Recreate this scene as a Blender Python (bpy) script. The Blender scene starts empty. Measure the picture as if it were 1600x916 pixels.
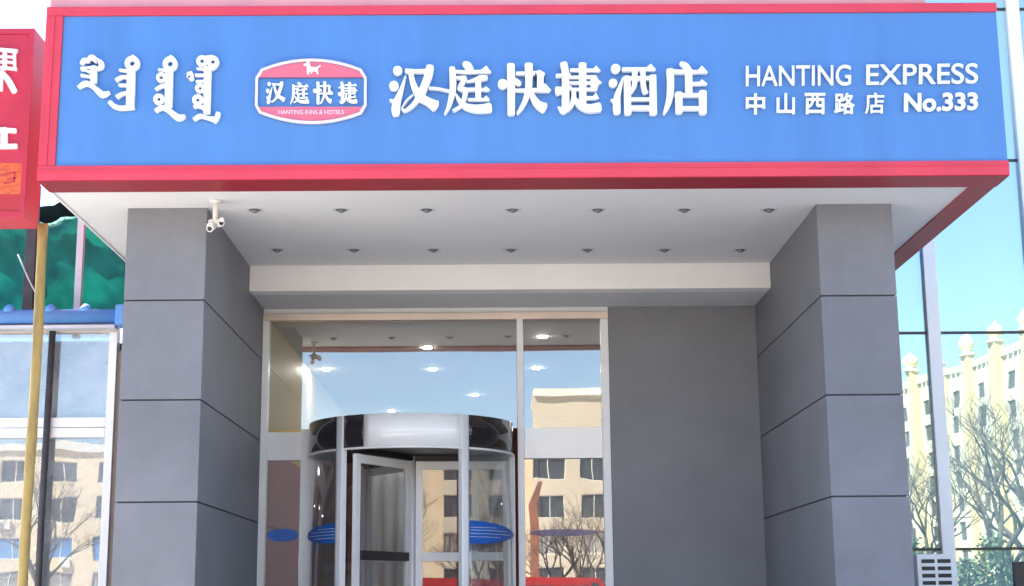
import bpy, bmesh, math, random
from mathutils import Vector, Matrix
R = math.radians
random.seed(7)
sc = bpy.context.scene
COL = sc.collection

# ------------------------------------------------------------------ camera
EYE = 1.6
YAW, PITCH, ROLL, FPX, W0, H0 = .0111, .2049, -.0089, 2353.0, 1600, 916
fw = Vector((math.sin(YAW)*math.cos(PITCH), math.cos(YAW)*math.cos(PITCH), math.sin(PITCH)))
r0 = Vector((math.cos(YAW), -math.sin(YAW), 0)); u0 = r0.cross(fw)
rt = r0*math.cos(ROLL) + u0*math.sin(ROLL); up = -r0*math.sin(ROLL) + u0*math.cos(ROLL)
cam = bpy.data.cameras.new('camera'); co = bpy.data.objects.new('camera', cam); COL.objects.link(co)
m = Matrix.Identity(4)
for i in range(3):
    m[i][0], m[i][1], m[i][2] = rt[i], up[i], -fw[i]
m[2][3] = EYE
co.matrix_world = m
cam.sensor_width = 36; cam.lens = FPX/W0*36; cam.clip_start = .1; cam.clip_end = 3000
sc.camera = co

# ------------------------------------------------------------------ light
SUN_AZ, SUN_EL = -46, 50          # from the left and a little behind the hotel
w = bpy.data.worlds.new('World'); sc.world = w; w.use_nodes = True
wt = w.node_tree; sky = wt.nodes.new('ShaderNodeTexSky'); sky.sky_type = 'NISHITA'; sky.sun_disc = False
sky.sun_elevation = R(SUN_EL); sky.sun_rotation = R(SUN_AZ); sky.air_density = 1.0; sky.altitude = 1050; sky.dust_density = .3; sky.ozone_density = 1.5
wt.links.new(sky.outputs[0], wt.nodes['Background'].inputs[0]); wt.nodes['Background'].inputs[1].default_value = .10
sl = bpy.data.lights.new('sun', 'SUN'); sl.energy = 5; sl.angle = R(.53); sl.color = (1, .93, .82)
so = bpy.data.objects.new('sun', sl); COL.objects.link(so)
sd = Vector((math.sin(R(SUN_AZ))*math.cos(R(SUN_EL)), math.cos(R(SUN_AZ))*math.cos(R(SUN_EL)), math.sin(R(SUN_EL))))
so.rotation_euler = sd.to_track_quat('Z', 'Y').to_euler(); so.location = sd*60
cy = sc.cycles; cy.max_bounces = 8; cy.diffuse_bounces = 4; cy.glossy_bounces = 5; cy.transparent_max_bounces = 14; cy.caustics_reflective = False; cy.caustics_refractive = False
vs = sc.view_settings; vs.view_transform = 'Standard'; vs.look = 'None'; vs.gamma = 1; vs.exposure = 2.2

# ------------------------------------------------------------------ measuring helpers
def ray(u, v):
    return (fw + rt*((u-W0/2)/FPX) + up*((H0/2-v)/FPX))
def at(u, v, Y):                    # photo point -> world point on the upright plane at distance Y
    d = ray(u, v); return Vector((0, 0, EYE)) + d*(Y/d.y)
def atz(u, v, z):                   # photo point -> world point on the level plane at height z
    d = ray(u, v); return Vector((0, 0, EYE)) + d*((z-EYE)/d.z)

# ------------------------------------------------------------------ materials
def mat(name, col, rough=.6, var=.12, scale=3., bump=0., bscale=60., metal=0., stretch=None, spec=.5, coat=0., objvar=0.):
    M = bpy.data.materials.new(name); M.use_nodes = True; t = M.node_tree; b = t.nodes['Principled BSDF']
    b.inputs['Roughness'].default_value = rough; b.inputs['Metallic'].default_value = metal
    b.inputs['Specular IOR Level'].default_value = spec; b.inputs['Coat Weight'].default_value = coat
    tc = t.nodes.new('ShaderNodeTexCoord'); mp = t.nodes.new('ShaderNodeMapping'); t.links.new(tc.outputs['Object'], mp.inputs[0])
    if stretch: mp.inputs['Scale'].default_value = stretch
    n = t.nodes.new('ShaderNodeTexNoise'); n.inputs['Scale'].default_value = scale; n.inputs['Detail'].default_value = 6; n.inputs['Roughness'].default_value = .62
    t.links.new(mp.outputs[0], n.inputs[0])
    r = t.nodes.new('ShaderNodeValToRGB'); r.color_ramp.elements[0].position = .3; r.color_ramp.elements[1].position = .7
    lo = [max(0, c*(1-var)) for c in col]; hi = [min(1, c*(1+var)) for c in col]
    r.color_ramp.elements[0].color = (*lo, 1); r.color_ramp.elements[1].color = (*hi, 1)
    t.links.new(n.outputs[0], r.inputs[0]); t.links.new(r.outputs[0], b.inputs['Base Color'])
    if objvar:                       # every piece a slightly different batch
        oi = t.nodes.new('ShaderNodeObjectInfo'); mr_ = t.nodes.new('ShaderNodeMapRange'); mr_.inputs[3].default_value = 1-objvar; mr_.inputs[4].default_value = 1+objvar
        hs = t.nodes.new('ShaderNodeHueSaturation'); t.links.new(oi.outputs['Random'], mr_.inputs[0]); t.links.new(mr_.outputs[0], hs.inputs['Value'])
        t.links.new(r.outputs[0], hs.inputs['Color']); t.links.new(hs.outputs[0], b.inputs['Base Color'])
    n3 = t.nodes.new('ShaderNodeMapRange'); n3.inputs[3].default_value = max(.02, rough-.08); n3.inputs[4].default_value = min(1, rough+.1)
    t.links.new(n.outputs[0], n3.inputs[0]); t.links.new(n3.outputs[0], b.inputs['Roughness'])
    if bump:
        n2 = t.nodes.new('ShaderNodeTexNoise'); n2.inputs['Scale'].default_value = bscale; n2.inputs['Detail'].default_value = 4
        t.links.new(mp.outputs[0], n2.inputs[0])
        bp = t.nodes.new('ShaderNodeBump'); bp.inputs['Strength'].default_value = bump; bp.inputs['Distance'].default_value = .01
        t.links.new(n2.outputs[0], bp.inputs['Height']); t.links.new(bp.outputs[0], b.inputs['Normal'])
    return M

def glass(name, refl, tint, gcol=(1, 1, 1), body=None, wob=.0, haze=0.):
    M = bpy.data.materials.new(name); M.use_nodes = True; t = M.node_tree
    for n in list(t.nodes): t.nodes.remove(n)
    o = t.nodes.new('ShaderNodeOutputMaterial'); mx = t.nodes.new('ShaderNodeMixShader'); g = t.nodes.new('ShaderNodeBsdfGlossy')
    g.inputs['Roughness'].default_value = .0; g.inputs[0].default_value = (*gcol, 1)
    if body: a = t.nodes.new('ShaderNodeBsdfDiffuse'); a.inputs[0].default_value = (*body, 1)
    else: a = t.nodes.new('ShaderNodeBsdfTransparent'); a.inputs[0].default_value = (*tint, 1)
    if haze:                         # pale veil painting haze over the pane to soften reflections
        df = t.nodes.new('ShaderNodeBsdfDiffuse'); df.inputs[0].default_value = (.75, .76, .78, 1); m2 = t.nodes.new('ShaderNodeMixShader')
        tc2 = t.nodes.new('ShaderNodeTexCoord'); nn = t.nodes.new('ShaderNodeTexNoise'); nn.inputs['Scale'].default_value = 2.5; nn.inputs['Detail'].default_value = 8
        rm = t.nodes.new('ShaderNodeMapRange'); rm.inputs[1].default_value = .3; rm.inputs[2].default_value = .75; rm.inputs[3].default_value = haze*.6; rm.inputs[4].default_value = haze*1.4
        t.links.new(tc2.outputs['Object'], nn.inputs[0]); t.links.new(nn.outputs[0], rm.inputs[0]); t.links.new(rm.outputs[0], m2.inputs[0])
        t.links.new(a.outputs[0], m2.inputs[1]); t.links.new(df.outputs[0], m2.inputs[2]); a = m2
    lw = t.nodes.new('ShaderNodeLayerWeight'); lw.inputs[0].default_value = .5          # thin pane: same on both faces
    pw = t.nodes.new('ShaderNodeMath'); pw.operation = 'POWER'; pw.inputs[1].default_value = 5
    mr = t.nodes.new('ShaderNodeMath'); mr.operation = 'MULTIPLY_ADD'; mr.inputs[1].default_value = .9-refl; mr.inputs[2].default_value = refl+.04; mr.use_clamp = True
    t.links.new(lw.outputs['Facing'], pw.inputs[0]); t.links.new(pw.outputs[0], mr.inputs[0]); t.links.new(mr.outputs[0], mx.inputs[0])
    t.links.new(a.outputs[0], mx.inputs[1]); t.links.new(g.outputs[0], mx.inputs[2]); t.links.new(mx.outputs[0], o.inputs[0])
    if wob:
        tc = t.nodes.new('ShaderNodeTexCoord'); n = t.nodes.new('ShaderNodeTexNoise'); n.inputs['Scale'].default_value = 1.3; n.inputs['Detail'].default_value = 1
        t.links.new(tc.outputs['Object'], n.inputs[0])
        bp = t.nodes.new('ShaderNodeBump'); bp.inputs['Strength'].default_value = 1; bp.inputs['Distance'].default_value = wob
        t.links.new(n.outputs[0], bp.inputs['Height']); t.links.new(bp.outputs[0], g.inputs['Normal'])
    return M

def glow(name, col, s):
    M = bpy.data.materials.new(name); M.use_nodes = True; b = M.node_tree.nodes['Principled BSDF']
    b.inputs['Emission Color'].default_value = (*col, 1); b.inputs['Emission Strength'].default_value = s
    return M

M = {
 'blue': mat('sign blue sheet', (.084, .240, .57), .45, .09, 1.1, .03, 8, stretch=(2.2, 1, .35)),
 'red': mat('sign red aluminium', (.74, .062, .10), .38, .10, 1.2, spec=.35),
 'pink': mat('faded red flashing', (.78, .34, .38), .55, .10, 1.5),
 'white_letter': mat('white acrylic', (.92, .93, .93), .4, .03, 3),
 'pale_print': mat('pale print', (.85, .72, .80), .5, .03, 3),
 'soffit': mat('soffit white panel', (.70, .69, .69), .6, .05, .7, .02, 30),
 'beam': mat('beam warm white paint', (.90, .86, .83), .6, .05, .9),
 'pillar': mat('grey stucco cladding', (.187, .189, .211), .62, .13, 1.6, .10, 120, objvar=.06),
 'joint': mat('dark joint', (.075, .075, .082), .8, .1, 5),
 'wall_grey': mat('grey stucco wall', (.225, .225, .24), .65, .10, 1.1, .10, 120),
 'alu': mat('white aluminium', (.86, .85, .84), .32, .04, 2, 0, 60, 0),
 'warm_tinted': mat('champagne aluminium', (.80, .66, .56), .3, .06, 2, 0, 60, .35),
 'steel': mat('brushed steel', (.70, .68, .66), .25, .06, 3, 0, 60, .8, (1, 1, .05)),
 'panel_white': mat('gloss white panel', (.90, .90, .90), .12, .03, 2, coat=.6),
 'dark_gloss': mat('dark brown gloss panel', (.022, .016, .020), .10, .2, 3, coat=.6),
 'dark_metal': mat('dark bronze metal', (.03, .025, .025), .35, .2, 4),
 'door_glass': glass('entrance glass', .13, (.88, .90, .89), wob=.0010, haze=.07),
 'wing_glass': glass('door wing glass', .05, (.90, .92, .93), haze=.03),
 'shop_glass': glass('shop window glass', .13, (.62, .68, .72), (.95, .97, 1), wob=.0012, haze=.30),
 'curtain_glass': glass('green tinted mirror glass', .46, None, (.70, .84, .86), (.34, .50, .50), .0012),
 'far_glass': mat('dark window pane', (.05, .06, .07), .15, .3, .4),
 'blue_glass': mat('bluish window pane', (.10, .25, .50), .2, .3, .4),
 'half_curtain': mat('curtained window', (.30, .28, .25), .4, .4, .9),
 'decal': mat('blue decal print', (.02, .13, .52), .4, .35, 9, stretch=(1, 1, 5)),
 'decal_light': mat('white decal print', (.75, .82, .90), .4, .05, 9),
 'decal_washed': mat('washed decal print', (.22, .17, .25), .5, .35, 12),
 'lobby_ceiling': mat('lobby ceiling', (.40, .39, .34), .7, .05, 1),
 'lobby_yellow': mat('lobby yellow panel', (.62, .44, .13), .5, .12, 2, stretch=(1, 1, .2)),
 'lobby_red': mat('lobby red wood', (.36, .04, .02), .45, .15, 2, stretch=(1, 1, .1)),
 'lobby_maroon': mat('maroon drape', (.10, .03, .04), .8, .25, 2, stretch=(6, 6, .1)),
 'lobby_floor': mat('lobby floor stone', (.32, .27, .22), .2, .1, 2),
 'curtain': mat('pale blue pleated sheet', (.66, .70, .76), .8, .06, 3),
 'cam_white': mat('camera white plastic', (.80, .77, .72), .4, .05, 8),
 'black': mat('black plastic', (.012, .012, .013), .4, .2, 6),
 'blue_bar': mat('light blue painted steel', (.12, .32, .72), .45, .12, 3),
 'netting': mat('green safety netting', (.03, .29, .25), .8, .22, 2.2, .3, 150),
 'netting_dark': mat('dark netting edge', (.006, .022, .022), .85, .3, 3),
 'bamboo': mat('yellow bamboo', (.36, .25, .08), .6, .4, 7, stretch=(1, 1, .25)),
 'dark_grey': mat('dark grey', (.05, .048, .05), .5, .3, 5),
 'galv': mat('pale painted steel', (.55, .57, .62), .5, .1, 4),
 'orange_print': mat('orange red print', (.72, .13, .04), .5, .40, 14, stretch=(1, 1, 2)),
 'shaded_red': mat('shaded red sheet', (.26, .014, .025), .4, .12, 2, spec=.3),  # the frame's red with underside shade put into the colour
 'box_red': mat('box sign red', (.55, .045, .085), .45, .12, 2, spec=.3),
 'deep_red': mat('deep red sheet', (.50, .03, .04), .45, .15, 3),
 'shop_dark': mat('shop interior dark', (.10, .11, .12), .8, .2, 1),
 'brown_wall': mat('brown plaster reveal', (.24, .19, .16), .8, .15, 2),
 'pavement': mat('pavement stone', (.55, .53, .50), .8, .12, 1.5, .1, 30),
 'asphalt': mat('asphalt', (.055, .055, .057), .85, .2, 3, .2, 90),
 'ground': mat('ground earth', (.22, .20, .16), .9, .2, .3),
 'granite': mat('granite step', (.52, .50, .48), .5, .2, 30),
 'paint_line': mat('road paint', (.75, .75, .72), .7, .1, 4),
 'hotel_wall': mat('hotel render', (.30, .31, .34), .7, .1, .6),
 'beige': mat('beige render', (.72, .58, .40), .85, .08, .25),
 'tan': mat('tan render', (.58, .49, .37), .85, .10, .2),
 'cornice': mat('pale cornice', (.72, .68, .60), .8, .06, .4),
 'cream': mat('cream render', (.58, .54, .40), .85, .06, .2),
 'cream_pier': mat('yellow cream pier', (.62, .50, .27), .8, .08, .3),
 'finial': mat('pale gold finial', (.78, .68, .40), .4, .08, 1),
 'bark': mat('bare bark', (.11, .085, .06), .9, .25, 6),
 'hedge': mat('evergreen leaves', (.06, .10, .035), .7, .5, 2),
 'van_red': mat('red van paint', (.55, .025, .02), .25, .05, 1, coat=.7),
 'rubber': mat('tyre rubber', (.015, .015, .015), .8, .1, 8),
 'orange_post': mat('orange painted steel', (.34, .13, .07), .6, .25, 3),
 'lamp': glow('lobby lamp', (1, .95, .86), 115),
 'lens': mat('dull lamp glass', (.16, .16, .165), .25, .2, 8),
}

# ------------------------------------------------------------------ mesh helpers
class MB:
    def __init__(s): s.bm = bmesh.new()
    def box(s, x0, x1, y0, y1, z0, z1, bev=0):
        b = bmesh.new()
        vs = [b.verts.new((x, y, z)) for x in (x0, x1) for y in (y0, y1) for z in (z0, z1)]
        for f in ((0, 1, 3, 2), (4, 6, 7, 5), (0, 4, 5, 1), (2, 3, 7, 6), (0, 2, 6, 4), (1, 5, 7, 3)): b.faces.new([vs[i] for i in f])
        bmesh.ops.recalc_face_normals(b, faces=b.faces)
        if bev: bmesh.ops.bevel(b, geom=b.edges[:], offset=bev, segments=2, affect='EDGES', profile=.6)
        return s._merge(b)
    def _merge(s, b):
        me = bpy.data.meshes.new('tmp'); b.to_mesh(me); b.free(); s.bm.from_mesh(me); bpy.data.meshes.remove(me); return s
    def tube(s, pts, rad, n=10, cap=True):
        pts = [Vector(p) for p in pts]; k = len(pts)
        rads = rad if isinstance(rad, (list, tuple)) else [rad]*k
        b = bmesh.new(); rings = []
        for i, p in enumerate(pts):
            d = (pts[min(i+1, k-1)] - pts[max(i-1, 0)]).normalized()
            a = d.orthogonal().normalized() if i == 0 else (a - d*a.dot(d)).normalized()
            c = d.cross(a)
            rings.append([b.verts.new(p + (a*math.cos(2*math.pi*j/n) + c*math.sin(2*math.pi*j/n))*rads[i]) for j in range(n)])
        for i in range(k-1):
            for j in range(n): b.faces.new((rings[i][j], rings[i][(j+1) % n], rings[i+1][(j+1) % n], rings[i+1][j])).smooth = n > 5
        if cap and n > 2: b.faces.new(rings[0][::-1]); b.faces.new(rings[-1])
        return s._merge(b)
    def lathe(s, c, prof, n=20, axis='Z'):
        b = bmesh.new(); rings = []
        for r_, z_ in prof:
            rings.append([b.verts.new((c[0]+r_*math.cos(2*math.pi*j/n), c[1]+r_*math.sin(2*math.pi*j/n), c[2]+z_)) for j in range(n)])
        for i in range(len(prof)-1):
            for j in range(n): b.faces.new((rings[i][j], rings[i][(j+1) % n], rings[i+1][(j+1) % n], rings[i+1][j])).smooth = True
        b.faces.new(rings[0][::-1]); b.faces.new(rings[-1])
        bmesh.ops.recalc_face_normals(b, faces=b.faces)
        return s._merge(b)
    def arc(s, cx, cy, ra, rb, a0, a1, z0, z1, n=16):      # curved slab, angle 0 = towards the street, + to the right
        b = bmesh.new(); g = []
        for i in range(n+1):
            a = a0 + (a1-a0)*i/n; q = []
            for r_ in (ra, rb):
                for z in (z0, z1): q.append(b.verts.new((cx+r_*math.sin(a), cy-r_*math.cos(a), z)))
            g.append(q)
        for i in range(n):
            p, q = g[i], g[i+1]
            for a_, b_ in ((0, 1), (1, 3), (3, 2), (2, 0)):
                b.faces.new((p[a_], p[b_], q[b_], q[a_])).smooth = (a_, b_) in ((0, 1), (3, 2))
        b.faces.new((g[0][0], g[0][2], g[0][3], g[0][1])); b.faces.new((g[-1][0], g[-1][1], g[-1][3], g[-1][2]))
        bmesh.ops.recalc_face_normals(b, faces=b.faces)
        return s._merge(b)
    def prism(s, pts, y0, y1):                             # outline in x,z pushed from y0 (front) to y1
        b = bmesh.new(); f = [b.verts.new((p[0], y0, p[1])) for p in pts]; k = [b.verts.new((p[0], y1, p[1])) for p in pts]; n = len(pts)
        b.faces.new(f); b.faces.new(k[::-1])
        for i in range(n): b.faces.new((f[i], k[i], k[(i+1) % n], f[(i+1) % n]))
        bmesh.ops.triangulate(b, faces=[x for x in b.faces if len(x.verts) > 4]); bmesh.ops.recalc_face_normals(b, faces=b.faces)
        return s._merge(b)
    def build(s, name, m_, parent=None, loc=None):
        me = bpy.data.meshes.new(name); s.bm.to_mesh(me); s.bm.free(); me.materials.append(m_ if not isinstance(m_, str) else M[m_])
        o = bpy.data.objects.new(name, me); COL.objects.link(o)
        if parent: o.parent = parent
        if loc: o.location = loc
        return o

def tag(o, label=None, cat=None, group=None, kind=None):
    if label: o['label'] = label
    if cat: o['category'] = cat
    if group: o['group'] = group
    if kind: o['kind'] = kind
    return o
def thing(name, label, cat, loc=(0, 0, 0), group=None, rz=0):
    o = bpy.data.objects.new(name, None); COL.objects.link(o); o.location = loc; o.rotation_euler.z = rz; o.empty_display_size = .2
    return tag(o, label, cat, group)
def part(name, m_, parent, *b, bev=0):
    k = MB()
    for q in b: k.box(*q, bev=bev)
    return k.build(name, m_, parent)
def dup(o, parent, loc):
    c = o.copy(); COL.objects.link(c); c.parent = parent; c.location = loc; return c

# key planes measured from the photograph (metres; the camera stands at y=0)
YS, YP, YB, YD = 12.052, 13.0, 15.345, 16.32
ZS, ZB = 5.095, 4.827                     # upper and lower soffit
J = [4.258, 3.376, 2.497, 1.617, .737]    # cladding joints
XL0, XL1, XR0, XR1, XW = -3.268, -2.563, 2.873, 3.545, 1.241
SX0, SX1 = -3.79, 4.292
ZTOP = at(800, 8, YS).z
PZ = .45                                  # porch floor

# ------------------------------------------------------------------ setting
def sheet(name, m_, x0, x1, y0, y1, z):
    b = MB(); b.box(x0, x1, y0, y1, z-.25, z); return tag(b.build(name, m_), kind='structure')
sheet('ground', 'ground', -1500, 1500, -1500, 1500, -.13)
sheet('pavement', 'pavement', -90, 90, 5.5, 40, 0)
sheet('road', 'asphalt', -200, 200, -18, 5.5, -.12)
sheet('far_pavement', 'pavement', -90, 90, -87, -18, .004)
st = thing('entrance_steps', 'granite steps and landing in front of the revolving door', 'steps')
for i in range(3): part('step', 'granite', st, (SX0-.2, SX1+.2, YS-.9+i*.3, YD+.3, .002+i*.15, .148+i*.15), bev=.008)

# ------------------------------------------------------------------ hotel body
h = thing('hotel_building', 'grey hotel block rising behind the blue sign and canopy', 'building')
part('wall', 'hotel_wall', h, (XL0, XR0-.003, YD+.34, 27, ZB+.14, 6.85), (XR0, 9.5, YD+.34, 27, 0, 10.5), (XL0, XL1-.02, YD+.34, 27, 0, ZB+.14), (XL1-.02, XR0, 26.2, 27, 0, ZB+.14))
part('roof', 'hotel_wall', h, (XR0-.1, 9.6, YD+.3, 27.1, 10.503, 10.75), (XL0-.02, XR0-.004, YD+.3, 27.1, 6.853, 6.95))

# pillars
def pillar(x0, x1, label):
    p = thing('pillar', label, 'pillar', ((x0+x1)/2, YP+1.6, 0)); hx = (x1-x0)/2; y0, y1 = YP-(YP+1.6), YD+.3-(YP+1.6)
    part('core', 'joint', p, (-hx+.02, hx-.02, y0+.02, y1, PZ-.45, ZS+.05))
    zs = [ZS+.03] + J + [PZ-.44]; g = .007
    for a, b in zip(zs, zs[1:]):
        k = MB(); k.box(-hx, hx, y0, y0+.05, b+g, a-g, bev=.004); k.build('cladding_panel', 'pillar', p)
        for s in (-1, 1):
            k = MB(); k.box(min(s*hx, s*(hx-.03)), max(s*hx, s*(hx-.03)), y0+.052, y1, b+g, a-g, bev=.004); k.build('cladding_panel', 'pillar', p)
    return p
pillar(XL0, XL1, 'grey clad pillar left of the entrance, beside the white security camera')
pillar(XR0, XR1, 'grey clad pillar right of the entrance, beside the mirror glass wall')
gw = MB(); gw.box(XW, XR0-.003, YD, YD+.3, PZ, ZB+.1)
tag(gw.build('grey_wall', 'wall_grey'), 'plain grey wall between revolving door glazing and right pillar', 'wall')

# canopy
p1 = atz(640, 293, ZS); YSB = p1.y
XSL = atz(74, 291.5, ZS).x; XSR = atz(1521, 285, ZS).x
can = thing('entrance_canopy', 'white entrance canopy with red side edges under the blue sign', 'canopy', (0, 0, 0))
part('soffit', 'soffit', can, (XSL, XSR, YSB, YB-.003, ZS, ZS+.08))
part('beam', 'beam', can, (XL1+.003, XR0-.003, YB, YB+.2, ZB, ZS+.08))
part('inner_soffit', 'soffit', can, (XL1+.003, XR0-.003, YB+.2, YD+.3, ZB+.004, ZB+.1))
part('side_rail', 'red', can, (XSR, SX1, YS+.345, YD+.28, ZS-.006, ZS+.10))
part('under_shade', 'shaded_red', can, (XSR, SX1-.004, YS+.347, YD+.28, ZS-.013, ZS-.0065))  # thin dark sheet painting shade under the red side rail
part('side_rail', 'soffit', can, (SX0, XSL, YS+.345, YD+.28, ZS-.012, ZS+.10))
part('side_panel', 'blue', can, (SX1-.03, SX1-.004, YS+.345, YD+.28, ZS+.10, ZTOP))
part('side_panel', 'shaded_red', can, (SX0+.004, SX0+.03, YS+.345, YD+.28, ZS+.10, ZTOP))  # kept dark to cut red light bounced onto the post beside it
part('roof_sheet', 'galv', can, (SX0, SX1, YS+.345, YD+.28, ZTOP+.002, ZTOP+.05))

# ------------------------------------------------------------------ signboard
sg = thing('signboard', 'long blue hotel sign in a red frame with white characters', 'sign', (0, YS, 0))
def SP(u, v): p = at(u, v, YS); return (p.x, p.z)
zb0 = SP(640, 256)[1]; zt0 = SP(800, 22)[1]; xb0 = SP(93, 140)[0]
part('panel', 'blue', sg, (xb0, SX1-.004, .012, .30, zb0, zt0))
part('frame_rail', 'red', sg, (SX0, SX1, -.008, .345, ZS-.014, zb0-.002), bev=.006)
part('frame_rail', 'red', sg, (SX0, SX1, -.008, .345, zt0+.002, ZTOP), bev=.006)
part('frame_rail', 'red', sg, (SX0, xb0-.002, -.006, .345, zb0, zt0), bev=.006)
part('under_shade', 'shaded_red', sg, (SX0+.004, SX1-.004, .002, .343, ZS-.021, ZS-.0145))  # dark strip painting underside shade along the sign frame
part('frame_bead', 'red', sg, (SX0+.05, SX0+.075, -.016, -.007, zb0, zt0), (SX0, SX1, -.016, -.009, zb0-.05, zb0-.04))
part('top_flashing', 'pink', sg, (SX0+.02, SX1-.6, .02, .345, ZTOP+.004, ZTOP+.16))

def ribbon(pts, cap=True):
    """pts (u,v,w) -> closed outline in the same units"""
    if len(pts) > 2:                # round the bends
        q = [pts[0]] + list(pts) + [pts[-1]]; sm = []
        for i in range(1, len(q)-2):
            for t in (0, .25, .5, .75):
                sm.append(tuple(.5*(2*q[i][c] + (q[i+1][c]-q[i-1][c])*t + (2*q[i-1][c]-5*q[i][c]+4*q[i+1][c]-q[i+2][c])*t*t + (3*q[i][c]-q[i-1][c]-3*q[i+1][c]+q[i+2][c])*t**3) for c in range(3)))
        pts = sm + [pts[-1]]
    n = len(pts); L, Rr = [], []
    for i in range(n):
        a = pts[max(i-1, 0)]; b = pts[min(i+1, n-1)]; dx, dy = b[0]-a[0], b[1]-a[1]; l = math.hypot(dx, dy) or 1
        nx, ny = -dy/l, dx/l; hw = pts[i][2]/2
        L.append((pts[i][0]+nx*hw, pts[i][1]+ny*hw)); Rr.append((pts[i][0]-nx*hw, pts[i][1]-ny*hw))
    def capf(p, q, s):
        if not cap: return []
        dx, dy = p[0]-q[0], p[1]-q[1]; l = math.hypot(dx, dy) or 1; ex, ey = dx/l*p[2]*.16, dy/l*p[2]*.16; nx, ny = -dy/l*p[2]*.28, dx/l*p[2]*.28
        return [(p[0]+ex-nx*s, p[1]+ey-ny*s), (p[0]+ex+nx*s, p[1]+ey+ny*s)]
    return L + capf(pts[-1], pts[-2], -1)[:] + Rr[::-1] + capf(pts[0], pts[1], -1)[:]
def disc(u, v, r, n=18): return [(u+r*math.cos(2*math.pi*i/n), v+r*math.sin(2*math.pi*i/n)) for i in range(n)]
def ring(u, v, r, w_, n=16):
    return [[(u+q*math.cos(2*math.pi*i/n), v+q*math.sin(2*math.pi*i/n)) for i in range(n)] for q in (r+w_/2, r-w_/2)]
def glyph(name, strokes, tf, m_, parent, thick=.03, y=-.0005, plane=None, label=None):
    """strokes in tracing units; tf maps them to the photo; each stroke sits a hair further out than the last"""
    plane = plane or SP
    k = MB()
    for i, s in enumerate(strokes):
        yf = y - thick - i*.0005
        if s[0] == 'o':
            outer, inner = ring(*s[1:])
            O = [plane(*tf(*p)) for p in outer]; I = [plane(*tf(*p)) for p in inner]; n = len(O); b = bmesh.new()
            vv = [[b.verts.new((p[0], yy, p[1])) for p in q] for q in (O, I) for yy in (yf, y)]
            for j in range(n):
                j2 = (j+1) % n
                for a_, c_ in ((0, 1), (1, 3), (3, 2), (2, 0)): b.faces.new((vv[a_][j], vv[a_][j2], vv[c_][j2], vv[c_][j]))
            bmesh.ops.recalc_face_normals(b, faces=b.faces); k._merge(b); continue
        if s[0] == 'd': pts = disc(*s[1:])
        elif s[0] == 'p': pts = s[1]
        else: pts = ribbon(s)
        k.prism([plane(*tf(*p)) for p in pts], yf, y)
    o = k.build(name, m_, parent)
    if label: o['label'] = label
    return o
HAN = [('d', 190, 200, 62), ('d', 140, 408, 66), [(298, 275, 16), (235, 480, 62), (178, 640, 108), (165, 740, 118), (168, 800, 92)], [(85, 600, 26), (150, 625, 50), (180, 660, 60)],
       [(300, 205, 58), (460, 212, 50), (600, 205, 60)], [(632, 140, 100), (610, 260, 108), (560, 400, 104), (500, 530, 104), (440, 620, 66), (370, 695, 52), (290, 745, 40), (245, 720, 22)],
       [(365, 215, 66), (390, 340, 74), (430, 450, 88), (500, 560, 112), (600, 620, 104), (710, 685, 150)], [(250, 705, 18), (320, 600, 20), (400, 530, 16)], [(620, 440, 34), (740, 448, 30), (900, 482, 30)]]
TING = [[(1085, 105, 60), (1140, 135, 108), (1195, 205, 74)], [(930, 212, 44), (1120, 222, 46), (1320, 215, 46)], ('p', [(1270, 225), (1340, 180), (1395, 135), (1462, 225), (1440, 240), (1270, 240)]),
        [(930, 160, 76), (940, 300, 90), (940, 450, 86), (918, 570, 74), (880, 700, 52), (832, 792, 22)], [(985, 300, 36), (1110, 300, 60)], [(1110, 300, 60), (1065, 380, 66), (1030, 440, 56)], [(1010, 440, 40), (1110, 470, 80)],
        [(1120, 460, 70), (1095, 580, 62), (1050, 680, 42), (945, 745, 34)], [(980, 520, 22), (1030, 610, 54), (1120, 690, 84), (1280, 722, 108), (1450, 705, 128)],
        [(1405, 300, 56), (1320, 305, 76), (1220, 335, 40), (1130, 355, 22)], [(1285, 300, 80), (1285, 600, 78)], [(1100, 460, 38), (1330, 458, 50)], ('p', [(1310, 480), (1390, 420), (1445, 465), (1430, 484)]),
        [(1150, 600, 36), (1430, 598, 40)], ('p', [(1330, 610), (1395, 545), (1440, 605)])]
KUAI = [('d', 135, 385, 68), [(245, 118, 106), (250, 450, 104), (250, 792, 100)], [(300, 315, 40), (345, 375, 84), (350, 400, 60)], [(320, 240, 42), (600, 236, 56)], ('p', [(570, 215), (640, 195), (712, 240), (692, 300), (690, 480), (600, 480), (600, 270)]),
        [(305, 470, 38), (720, 466, 56)], ('p', [(620, 460), (710, 378), (792, 468), (760, 496), (620, 496)]), [(488, 115, 112), (490, 300, 100), (482, 470, 92), (440, 610, 68), (385, 715, 54), (335, 785, 30)], [(508, 480, 56), (560, 590, 84), (625, 670, 108), (705, 712, 142)]]
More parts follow.
